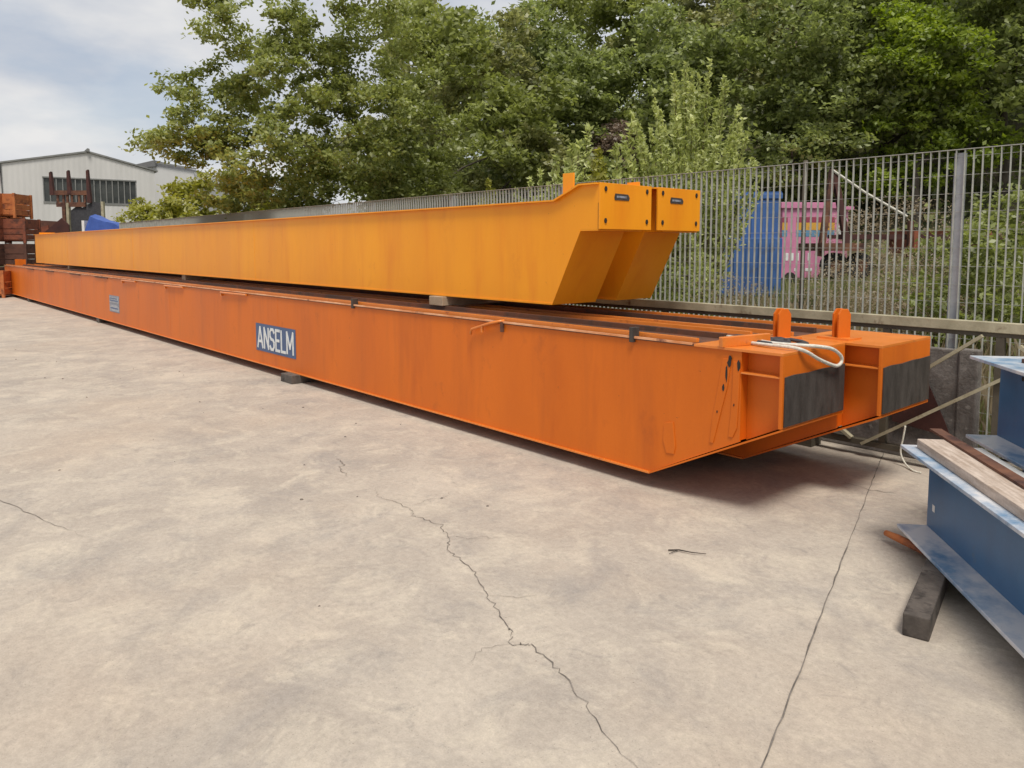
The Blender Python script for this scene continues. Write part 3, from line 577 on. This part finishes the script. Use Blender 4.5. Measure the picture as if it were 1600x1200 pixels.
def put_plume(data, label, loc, rz=0, sc=1, group='pale saplings behind the fence'):
    t = thing('sapling', label, 'sapling', loc, rz, group); t.scale = (sc,)*3; inst('stems', data[0], t); inst('crown', data[1], t)
PL = plume(31, 4.35, 1.30, 100, 480, 'leaf_pale', .105); PS = plume(33, 2.4, .45, 16, 330, 'leaf_pale', .09); PY = plume(35, 2.0, .5, 18, 300, 'leaf_yellow', .09)
put_plume(PL, 'large pale green feathery sapling clump behind the fence, right of the yellow end plates', on_land(1074, 12.5), 0, 1.0)
put_plume(PS, 'slender pale sapling standing left of the large feathery clump', on_land(988, 12.6), 1, 1.5)
put_plume(PS, 'slender pale sapling rising over the lug of the yellow girder', on_land(897, 13.5), 2, 1.52)
put_plume(PY, 'yellowish sapling behind the raised end of the yellow girder', on_land(930, 12.6), 0, 1.45)
put_plume(PS, 'small pale sapling seen above the yellow girder, left of its lug', on_land(835, 14.5), 4, 1.25)
put_plume(PY, 'short yellowish sapling seen above the middle of the yellow girder', on_land(765, 15.5), 3, 1.3)
put_plume(PS, 'low pale sapling behind the fence, left of the blue container', on_land(1092, 11.4), 5, .72)
# 4. trees on the hillside
def hilltree(seed, mat, H=9, Wd=3.0, leaves=15000, leaf=.19):
    r = random.Random(seed); bl_ = []
    for k in range(11):
        a = r.uniform(0, 6.28); q = r.uniform(.25, 1); zz = H*(.30+.62*(k/10)); rr = Wd*(.78 if k < 8 else .35)*q
        bl_.append((rr*math.cos(a), rr*math.sin(a), zz, Wd*r.uniform(.34, .52), Wd*r.uniform(.34, .52), H*r.uniform(.08, .13), 1))
    return tree_data(seed, bl_, H*.34, .17, 22, 230, leaves, leaf, .34, mat)
HT = {k: hilltree(s, mt) for k, s, mt in (('mid', 41, 'leaf_mid'), ('dark', 42, 'leaf_dark'), ('olive', 43, 'leaf_olive'), ('bright', 44, 'leaf_bright'), ('dark2', 45, 'leaf_dark'), ('brown', 46, 'leaf_brown'))}
KIND = {'mid': 'mid-green', 'dark': 'dark green', 'dark2': 'deep green', 'olive': 'olive green', 'bright': 'fresh bright green', 'brown': 'bare-looking brownish'}
SPOTS = [(700, 23, 'mid', 1.0, 'behind the wide tree, right side'), (640, 29, 'olive', 1.1, 'showing through the wide tree'), (790, 25, 'olive', .95, 'over the middle of the yellow girder'), (850, 30, 'dark', 1.15, 'high on the slope above the yellow girder lug'),
         (760, 33, 'dark2', 1.2, 'further up the slope above the yellow girder'), (920, 27, 'dark2', .85, 'behind the slender saplings'), (960, 34, 'mid', 1.2, 'on the skyline over the yellow end plates'), (968, 26, 'brown', .60, 'between the slender saplings and the feathery clump'),
         (1040, 27, 'dark', 1.0, 'behind the large feathery clump'), (1075, 36, 'olive', 1.3, 'high above the large feathery clump'), (1150, 25, 'dark2', .95, 'right behind the feathery clump'), (1200, 30, 'olive', 1.1, 'above the blue container'),
         (1250, 23, 'dark', .85, 'behind the pink kiosk'), (1275, 34, 'brown', 1.2, 'high over the pink kiosk'), (1310, 27, 'olive', .95, 'over the rusty mast'), (1370, 24, 'dark2', .9, 'over the rusty trailer'),
         (1425, 22, 'bright', .78, 'over the trailer, left of the grey fence post'), (1400, 33, 'dark', 1.25, 'up the slope left of the grey fence post'), (1500, 25, 'mid', 1.0, 'above the grey fence post'), (1555, 22, 'dark', .95, 'at the right edge above the fence'),
         (1590, 28, 'bright', 1.1, 'in the upper right corner'), (1480, 34, 'mid', 1.3, 'high on the slope at the upper right'), (1660, 24, 'dark2', 1.0, 'at the right edge, half out of view'),
         (1120, 44, 'dark', 1.3, 'on the ridge right of centre'), (900, 44, 'mid', 1.3, 'on the ridge at the centre'), (1300, 46, 'dark2', 1.4, 'on the ridge over the pink kiosk'), (1520, 46, 'olive', 1.4, 'on the ridge at the right'), (700, 44, 'olive', 1.25, 'on the ridge left of centre')]
for k, (px, d, kd, sc, wh) in enumerate(SPOTS):
    put_tree('hillside_tree', HT[kd], '%s hillside tree %s' % (KIND[kd], wh), 'tree', on_land(px, d, -.3), k*2.399, (sc*1.05, sc*1.05, sc), 'trees on the hillside')
# 5. undergrowth on the slope and weeds behind the fence
r = np.random.default_rng(5)
n = 60000; Xs = r.uniform(-75, 25, n); Ys = r.uniform(20.5, 52, n); keep = r.uniform(size=n) < np.clip(1.3-(Ys-20)/45, .25, 1)
Xs, Ys = Xs[keep], Ys[keep]; cl = np.abs(np.sin(Xs*1.3+Ys*.7)*np.sin(Ys*1.1-Xs*.4))
Z = np.array([hz(a, b) for a, b in zip(Xs, Ys)]) + r.uniform(0, 1, len(Xs))**1.5*(.25+1.9*cl)
tag(inst('undergrowth', leaf_mesh('undergrowth', np.stack([Xs, Ys, Z], 1), None, .30, .6, 6, 'leaf_dark')), 'dense dark undergrowth covering the hillside', 'undergrowth', kind='stuff')
def blades(name, n, fx, hmin, hmax, wd, mat, seed, lean=.35):
    r = np.random.default_rng(seed); P = fx(r, n); n = len(P); a = r.uniform(0, 6.283, n); h = r.uniform(hmin, hmax, n); ln = r.uniform(.05, lean, n)*h
    dx, dy = np.cos(a), np.sin(a); wv = wd*r.uniform(.6, 1.3, n)
    V = np.stack([P + np.stack([-dy*wv, dx*wv, 0*h], 1), P + np.stack([dy*wv, -dx*wv, 0*h], 1), P + np.stack([dx*ln*.4+dy*wv*.7, dy*ln*.4-dx*wv*.7, h*.6], 1), P + np.stack([dx*ln, dy*ln, h], 1)], 1).reshape(-1, 3)
    me = bpy.data.meshes.new(name); me.vertices.add(4*n); me.vertices.foreach_set('co', V.astype(np.float32).ravel()); me.loops.add(4*n); me.loops.foreach_set('vertex_index', np.arange(4*n, dtype=np.int32))
    me.polygons.add(n); me.polygons.foreach_set('loop_start', np.arange(0, 4*n, 4, dtype=np.int32)); me.polygons.foreach_set('loop_total', np.full(n, 4, np.int32)); me.update(); me.validate(); me.materials.append(MATS[mat]); return inst(name, me)
def strip(y0, y1, x0, x1):
    def f(r, n):
        X, Y = r.uniform(x0, x1, n), y0+(y1-y0)*r.uniform(0, 1, n)**1.5; k = np.sin(X*2.1+Y)*np.sin(Y*1.7-X*.6)+r.normal(size=n)*.5 > -.25; X, Y = X[k], Y[k]
        return np.stack([X, Y, [hz(a, b) for a, b in zip(X, Y)]], 1)
    return f
tag(blades('grass', 42000, strip(6.5, 20, -22, 6), .14, .40, .012, 'grass', 8), 'rough green and straw-coloured grass behind the fence', 'grass', kind='stuff')
tag(blades('dry_weeds', 6000, strip(6.5, 13, -9, 3), .25, .62, .009, 'leaf_dry', 9, .5), 'tangle of dry brown weeds behind the fence', 'weeds', kind='stuff')
SH = tree_data(51, [(0, 0, .8, .9, .9, .6, 1), (.6, 0, .5, .6, .6, .4, .6), (-.5, .2, .6, .6, .6, .5, .6), (0, .1, 1.3, .5, .5, .4, .5)], .25, .03, 14, 150, 7000, .075, .14, 'leaf_mid')
SD = tree_data(52, [(0, 0, .8, 1.0, 1.0, .6, 1), (.7, 0, .6, .7, .7, .5, .6), (-.7, .2, .7, .7, .7, .5, .6)], .2, .02, 24, 420, 5500, .05, .16, 'leaf_dry', aspect=.3)
for k, (px, d, sc, dat, lab) in enumerate(((1545, 8.6, 1.0, SH, 'green shrub behind the fence at the right edge'), (1590, 10.5, 1.25, SH, 'taller green shrub behind the fence in the right corner'), (1440, 13.5, .8, SH, 'green shrub in front of the red trailer'),
        (1380, 10.8, 1.0, SD, 'dry brown bramble in front of the rusty mast'), (1440, 9.6, .9, SD, 'dry brown bramble left of the grey fence post'), (1340, 9.8, .62, SD, 'low dry bramble below the pink kiosk'), (1400, 18.5, 1.6, SD, 'tall dry bramble behind the trailer'), (1130, 11.0, .8, SD, 'dry bramble under the blue container'),
        (1030, 10.5, .8, SH, 'low green shrub between the fence and the yellow girder end'), (1560, 13.5, 1.2, SD, 'pale dry bramble by the right end of the trailer'))):
    t = put_tree('shrub', dat, lab, 'shrub', on_land(px, d, -.05), k*2.1, sc, 'shrubs behind the fence')

# ------------------------------------------------------------------ things standing beyond the fence on the right
def frame_rz(turn=0): return math.atan2(FH.y, FH.x) - R(90) + R(turn)   # local X = right, local Y = away
p = on_land(1177, 17.0, 0)
bc = thing('blue_container', 'tall faded blue metal container with a lower front box, behind the fence', 'container', (p.x, p.y, p.z-.05), frame_rz(-8))
k = 17/1180
box(-.36, .54, 0, 1.2, .10, 2.25).build('body', 'container_blue', bc, bevel=.01); box(-.40, .58, -.03, 1.24, 2.25, 2.36).build('lid_rim', 'container_blue', bc, bevel=.01)
MB().prism([(-.40, 2.361), (.58, 2.361), (.56, 2.41), (-.38, 2.41)], 'y', .0, 1.2).build('lid', 'container_blue', bc)
box(-.80, .52, -.42, -.032, .10, 1.38).build('front_box', 'container_blue', bc, bevel=.01)
for x in (-.74, -.48, -.22, .04, .28, .46): box(x-.02, x+.02, -.45, -.421, .14, 1.28).build('rib', 'container_blue', bc)
for x in (-.30, -.06, .18, .42): box(x-.02, x+.02, -.030, -.001, 1.36, 2.2).build('rib', 'container_blue', bc)
box(-.55, .6, -.40, 1.1, 0, .099).build('skid', 'rust', bc); box(-1.95, -.82, -.3, .8, .05, .66).build('low_trough', 'container_blue', bc, bevel=.02)
p = on_land(1277, 20, 0); pk_ = thing('pink_kiosk', 'pink painted kiosk wagon with a yellow and blue stripe, behind the fence', 'kiosk', (p.x, p.y, p.z-.05), frame_rz(4))
k = 20/1180
box(-1.0, .48, 0, 1.6, .16, 1.98).build('body', 'pink', pk_, bevel=.01); box(.485, .92, .25, 1.5, .5, 1.95).build('side_bay', 'pink', pk_, bevel=.01)
box(-1.06, .55, -.06, 1.66, 1.98, 2.14).build('roof', 'pink', pk_, bevel=.015); box(.551, 1.02, .15, 1.6, 1.96, 2.05).build('bay_roof', 'pink', pk_, bevel=.01)
for a, b in ((-1.0, -.86), (-.62, .42)):
    box(a, b, -.006, -.001, 1.62, 1.76).build('stripe', 'pink_dark', pk_); box(a, b, -.006, -.001, 1.42, 1.615).build('stripe', 'stripe_yellow', pk_); box(a, b, -.006, -.001, 1.25, 1.415).build('stripe', 'stripe_blue', pk_)
for j, x in enumerate((-.84, -.70, -.56, -.42, -.24)):
    box(x-.045, x+.03, -.008, -.002, .62, .82).build('white_mark', 'white_paint', pk_)
for x in (-.6, -.45, -.3, -.2): box(x-.04, x+.04, -.008, -.002, .34, .42).build('white_mark', 'white_paint', pk_)
box(.60, .74, .243, .249, 1.22, 1.56).build('window', 'white_paint', pk_); box(.80, .88, .243, .249, 1.22, 1.75).build('window', 'white_paint', pk_)
for x in (-.75, .15):
    wv = MB().prism([(x+.16*math.cos(t*.5236), .16+.16*math.sin(t*.5236)) for t in range(12)], 'y', -.02, .12).build('wheel', 'rubber', pk_)
D = 14.0; p = on_land(1350, D, 0); k = D/1180
tr = thing('rusty_trailer', 'rusty red trailer frame with an A-shaped mast and a pale boom, behind the fence', 'trailer', (p.x, p.y, p.z-.05), frame_rz(2))
zz = lambda py: CAMZ+(386-py)*k-tr.location.z
xx = lambda px: (px-1350)*k
MB().bar((xx(1279), 0, zz(400)), (xx(1298), .1, zz(266)), .10, .10).build('mast_leg', 'rust', tr); MB().bar((xx(1322), .02, zz(385)), (xx(1301), .10, zz(272)), .10, .10).build('mast_leg', 'rust_dark', tr)
MB().tube([(xx(1295), .05, zz(267)), (xx(1345), -.02, zz(302)), (xx(1409), -.1, zz(339))], .024, 8).build('boom', 'rope', tr)
box(xx(1276), xx(1345), -.15, .9, zz(392), zz(380)).build('chassis', 'rust', tr); box(xx(1320), xx(1600), .2, .38, zz(374), zz(366)).build('chassis_beam', 'rust_dark', tr); box(xx(1330), xx(1600), .9, 1.05, zz(372), zz(366)).build('chassis_beam', 'rust_dark', tr)
for px in (1440, 1505, 1560): box(xx(px)-.05, xx(px)+.05, .19, 1.06, zz(396), zz(360)).build('cross_member', 'rust_red', tr)
for px in (1305, 1345, 1466):
    wv = MB().prism([(xx(px)+.24*math.cos(t*.3927), zz(415)+.24*math.sin(t*.3927)) for t in range(16)], 'y', .0, .2).build('wheel', 'rubber', tr, bevel=.02); 
    MB().prism([(xx(px)+.11*math.cos(t*.5236), zz(415)+.11*math.sin(t*.5236)) for t in range(12)], 'y', -.012, -.001).build('rim', 'rust', wv)
MB().bar((xx(1425), .1, zz(405)), (xx(1425), .1, zz(345)), .08, .08).build('stanchion', 'rust', tr)

# ------------------------------------------------------------------ far left: crates, scrap, warehouse
def crate_meshes(mat):
    w_, h_ = .56, .86; out = []
    out.append(('corner_post', [MB().box(sx*w_-.04, sx*w_+.04, sy*w_-.04, sy*w_+.04, 0, h_) for sx in (-1, 1) for sy in (-1, 1)]))
    out.append(('slat', [MB().box(-w_+.041, w_-.041, sy*w_-.018, sy*w_+.018, z, z+.17) for sy in (-1, 1) for z in (.12, .31, .50, .67)] + [MB().box(sx*w_-.018, sx*w_+.018, -w_+.041, w_-.041, z, z+.17) for sx in (-1, 1) for z in (.12, .31, .50, .67)]))
    out.append(('floor_board', [MB().box(-w_+.02, w_-.02, -w_+.02, w_-.02, .07, .11)]))
    return [(nm, [b.mesh(nm, mat) for b in bs]) for nm, bs in out]
CM = {k: crate_meshes(k) for k in ('rust_orange', 'rust_red', 'rust_brown')}
def crate(label, loc, rz, mat, fill=True):
    t = thing('steel_crate', label, 'crate', loc, rz, 'stacked rusty crates')
    for nm, ms in CM[mat]:
        for me in ms: inst(nm, me, t)
    return t
LV = ('bottom', 'second', 'third', 'top')
for c, (px, d, nlev, wh) in enumerate(((28, 27.0, 4, 'stack right at the far end of the girders'), (-22, 26.2, 4, 'stack at the left edge'), (6, 28.9, 4, 'stack hidden behind the leftmost ones'))):
    for l_ in range(nlev):
        mt = ('rust_brown', 'rust_brown', 'rust_red', 'rust_orange')[l_]
        if c == 0 and l_ == 3: px_, = (16,)
        else: px_ = px
        crate('%s rusty crate, %s of its %s' % ({'rust_brown': 'brown', 'rust_red': 'red-brown', 'rust_orange': 'orange'}[mt], LV[l_], wh), site(at_px(px_, d), d, l_*.87), frame_rz(6+3*math.sin(c*3+l_)), mt)
crate('orange rusty crate standing alone left of the girder ends', site(at_px(-14, 24.2), 24.2, 0), frame_rz(12), 'rust_orange')
D = 31.0; k = D/1180; Z = lambda py, D_=None: CAMZ+(386-py)*(D_ or D)/1180
q = site(at_px(125, D), D); fr = thing('scrap_rack', 'rusty steel rack with three upright prongs in front of the warehouse', 'rack', q, frame_rz(0))
X = lambda px: (px-125)*k
for a, b, c_ in ((89, 270, 306), (116, 268, 304), (146, 267, 318)):
    MB().prism([(X(a)-.07, Z(c_)), (X(a)+.09, Z(c_)), (X(a)+.01, Z(b)), (X(a)-.06, Z(b+2))], 'y', -.08, .06).build('prong', 'rust_dark', fr)
box(X(92), X(148), -.06, .06, Z(306), Z(299)).build('cross_beam', 'rust', fr); box(X(95), X(140), -.05, .05, Z(324), Z(317)).build('cross_beam', 'rust', fr)
for px in (97, 106, 112, 119, 130, 139): box(X(px)-.04, X(px)+.04, -.03, .03, Z(317), Z(306)).build('rack_bar', 'rust', fr)
box(X(104), X(109), -.08, .08, 0, Z(317)).build('column', 'rust', fr); box(X(110.5), X(114.5), -.08, .08, 0, Z(318)).build('column', 'gate_paint', fr); box(X(164), X(168), -.06, .06, 0, Z(316)).build('column', 'gate_paint', fr)
MB().prism([(X(115), Z(365)), (X(163), Z(365)), (X(163), Z(318)), (X(150), Z(316)), (X(134), Z(325)), (X(126), Z(322)), (X(115), Z(330))], 'y', .02, .05).build('back_panel', 'cable_dark', fr)
D = 28.5; k = D/1180; q = site(at_px(80, D), D); sc_ = thing('scrap_heap', 'dark red heap of rusty steel plates behind the far girder end', 'scrap', q, frame_rz(0)); X = lambda px: (px-80)*k
MB().prism([(X(62), 0), (X(112), 0), (X(112), Z(352)), (X(101), Z(341)), (X(72), Z(364))], 'y', 0, .05).build('plate', 'rust_dark', sc_)
MB().prism([(X(48), 0), (X(90), 0), (X(90), Z(346)), (X(52), Z(344))], 'y', .4, .45).build('plate', 'rust_brown', sc_); MB().prism([(X(50), 0), (X(78), 0), (X(76), Z(352)), (X(54), Z(358))], 'y', .15, .2).build('plate', 'rust_red', sc_)
D = 27.0; k = D/1180; q = site(at_px(165, D), D); X = lambda px: (px-165)*k
tp = thing('tarpaulin_stack', 'blue tarpaulin thrown over a stack beside the far fence', 'tarpaulin', q, frame_rz(0))
m = MB(); prof = [(136, 362, 0), (145, 338, .1), (153, 341, 0), (165, 347, .05), (180, 350, 0), (197, 357, 0)]
for j, y in enumerate((0, .35, .8)):
    for a, b, c_ in prof: m.v.append((X(a), y, Z(b)+(.05 if j == 1 else 0)+.03*math.sin(a*1.3+j)))
for a, b, c_ in prof: m.v.append((X(a)-.04*math.sin(a), -.06, .55))
n = len(prof); m.f = [(j*n+i, j*n+i+1, (j+1)*n+i+1, (j+1)*n+i) for j in range(2) for i in range(n-1)] + [(3*n+i, 3*n+i+1, i+1, i) for i in range(n-1)]
o = m.build('sheet', 'tarp', tp); o.modifiers.new('s', 'SOLIDIFY').thickness = .02
box(X(140), X(195), .02, .78, 0, Z(359)).build('stack', 'timber_grey', tp); box(X(133), X(137), -.05, .3, 0, Z(345)).build('end_board', 'white_sheet', tp)
# warehouse
a = site(at_px(12, 57), 57); b = site(at_px(248, 63), 63); dv = (b-a); Wd = dv.length; rz = math.atan2(dv.y, dv.x)
wh = thing('warehouse', 'pale grey metal-clad warehouse with a gable roof and one long window', 'warehouse', a, rz)
H0, H1 = 7.8, 8.98; LEN = 26; ap = .545*Wd
def clad(name, x0, x1, y0, f_top, par, z0=0, skip=None):
    m = MB(); n = int((x1-x0)/.18); prof = []
    for i in range(n+1):
        x = x0+(x1-x0)*i/n; prof.append((x, y0-(.010 if i % 2 else 0)))
    for x, y in prof: m.v += [(x, y, z0), (x, y, f_top(x))]
    m.f = [(2*i, 2*i+2, 2*i+3, 2*i+1) for i in range(n)]; return m.build(name, 'cladding', par)
top = lambda x: H0+(H1-H0)*(x/ap if x < ap else (Wd-x)/(Wd-ap))
wx0, wx1 = 2.62, 9.05; wz0, wz1 = 5.05, 6.95
clad('wall', 0, wx0, 0, top, wh); clad('wall', wx1, Wd, 0, top, wh); clad('wall', wx0, wx1, 0, top, wh, wz1); clad('wall', wx0, wx1, 0, lambda x: wz0, wh)
box(.02, .05, .05, LEN, 0, H0-.1).build('wall', 'cladding', wh); box(Wd-.05, Wd-.02, .05, LEN, 0, H0-.1).build('wall', 'cladding', wh)
rf = MB().prism([(-.25, H0-.02), (ap, H1+.02), (Wd+.25, H0-.02), (Wd+.25, H0+.10), (ap, H1+.16), (-.25, H0+.10)], 'y', -.12, LEN).build('roof', 'mullion', wh)
MB().tube([(ap, -.3, H1+.2), (ap, LEN, H1+.2)], .14, 6).build('ridge_cap', 'mullion', rf)
wn = box(wx0, wx1, .10, .14, wz0, wz1).build('window', 'glass_dark', wh)
npn = 15
for i in range(npn+1):
    x = wx0+(wx1-wx0)*i/npn; box(x-.035, x+.035, -.02, .09, wz0+.05, wz1-.05).build('mullion', 'mullion', wn)
box(wx0-.05, wx1+.05, -.05, .095, wz0-.09, wz0+.049).build('sill', 'mullion', wn); box(wx0-.05, wx1+.05, -.05, .095, wz1-.049, wz1+.05).build('lintel', 'mullion', wn)
box(-.06, .0, -.10, -.035, 0, H0).build('downpipe', 'glass_dark', wh)
# side shed left of it and lower hall right of it
a2 = site(at_px(-60, 58), 58); sh_ = thing('shed', 'pale lean-to shed with a dark eave at the left edge, joined to the warehouse', 'shed', a2, rz)
w2 = (a-a2).length - .35
clad('wall', 0, w2, .5, lambda x: 7.2, sh_); box(-.2, w2+.1, .1, 12, 7.45, 7.75).build('roof', 'roof_dark', sh_); box(0, w2, .7, 11.8, 7.0, 7.44).build('fascia', 'cladding', sh_)
a3 = site(at_px(205, 80), 80); hl = thing('hall', 'lower pale industrial hall with a dark roof, right behind the warehouse', 'hall', a3, frame_rz(0))
h3 = lambda py: CAMZ+(386-py)*80/1180
MB().prism([(0, 0), (7.2, 0), (7.2, h3(292)), (7.0, h3(270)), (3.2, h3(262)), (0, h3(266))], 'y', 0, 14).build('wall', 'cladding', hl)
MB().prism([(-.3, h3(267)+.2), (3.1, h3(253)), (3.2, h3(264)+.1), (-.3, h3(268)+.1)], 'y', -.3, 14).build('roof', 'roof_dark', hl)
MB().bar((3.2, -.1, h3(256)), (7.3, -.1, h3(266)), .3, .15).build('eave', 'mullion', hl)
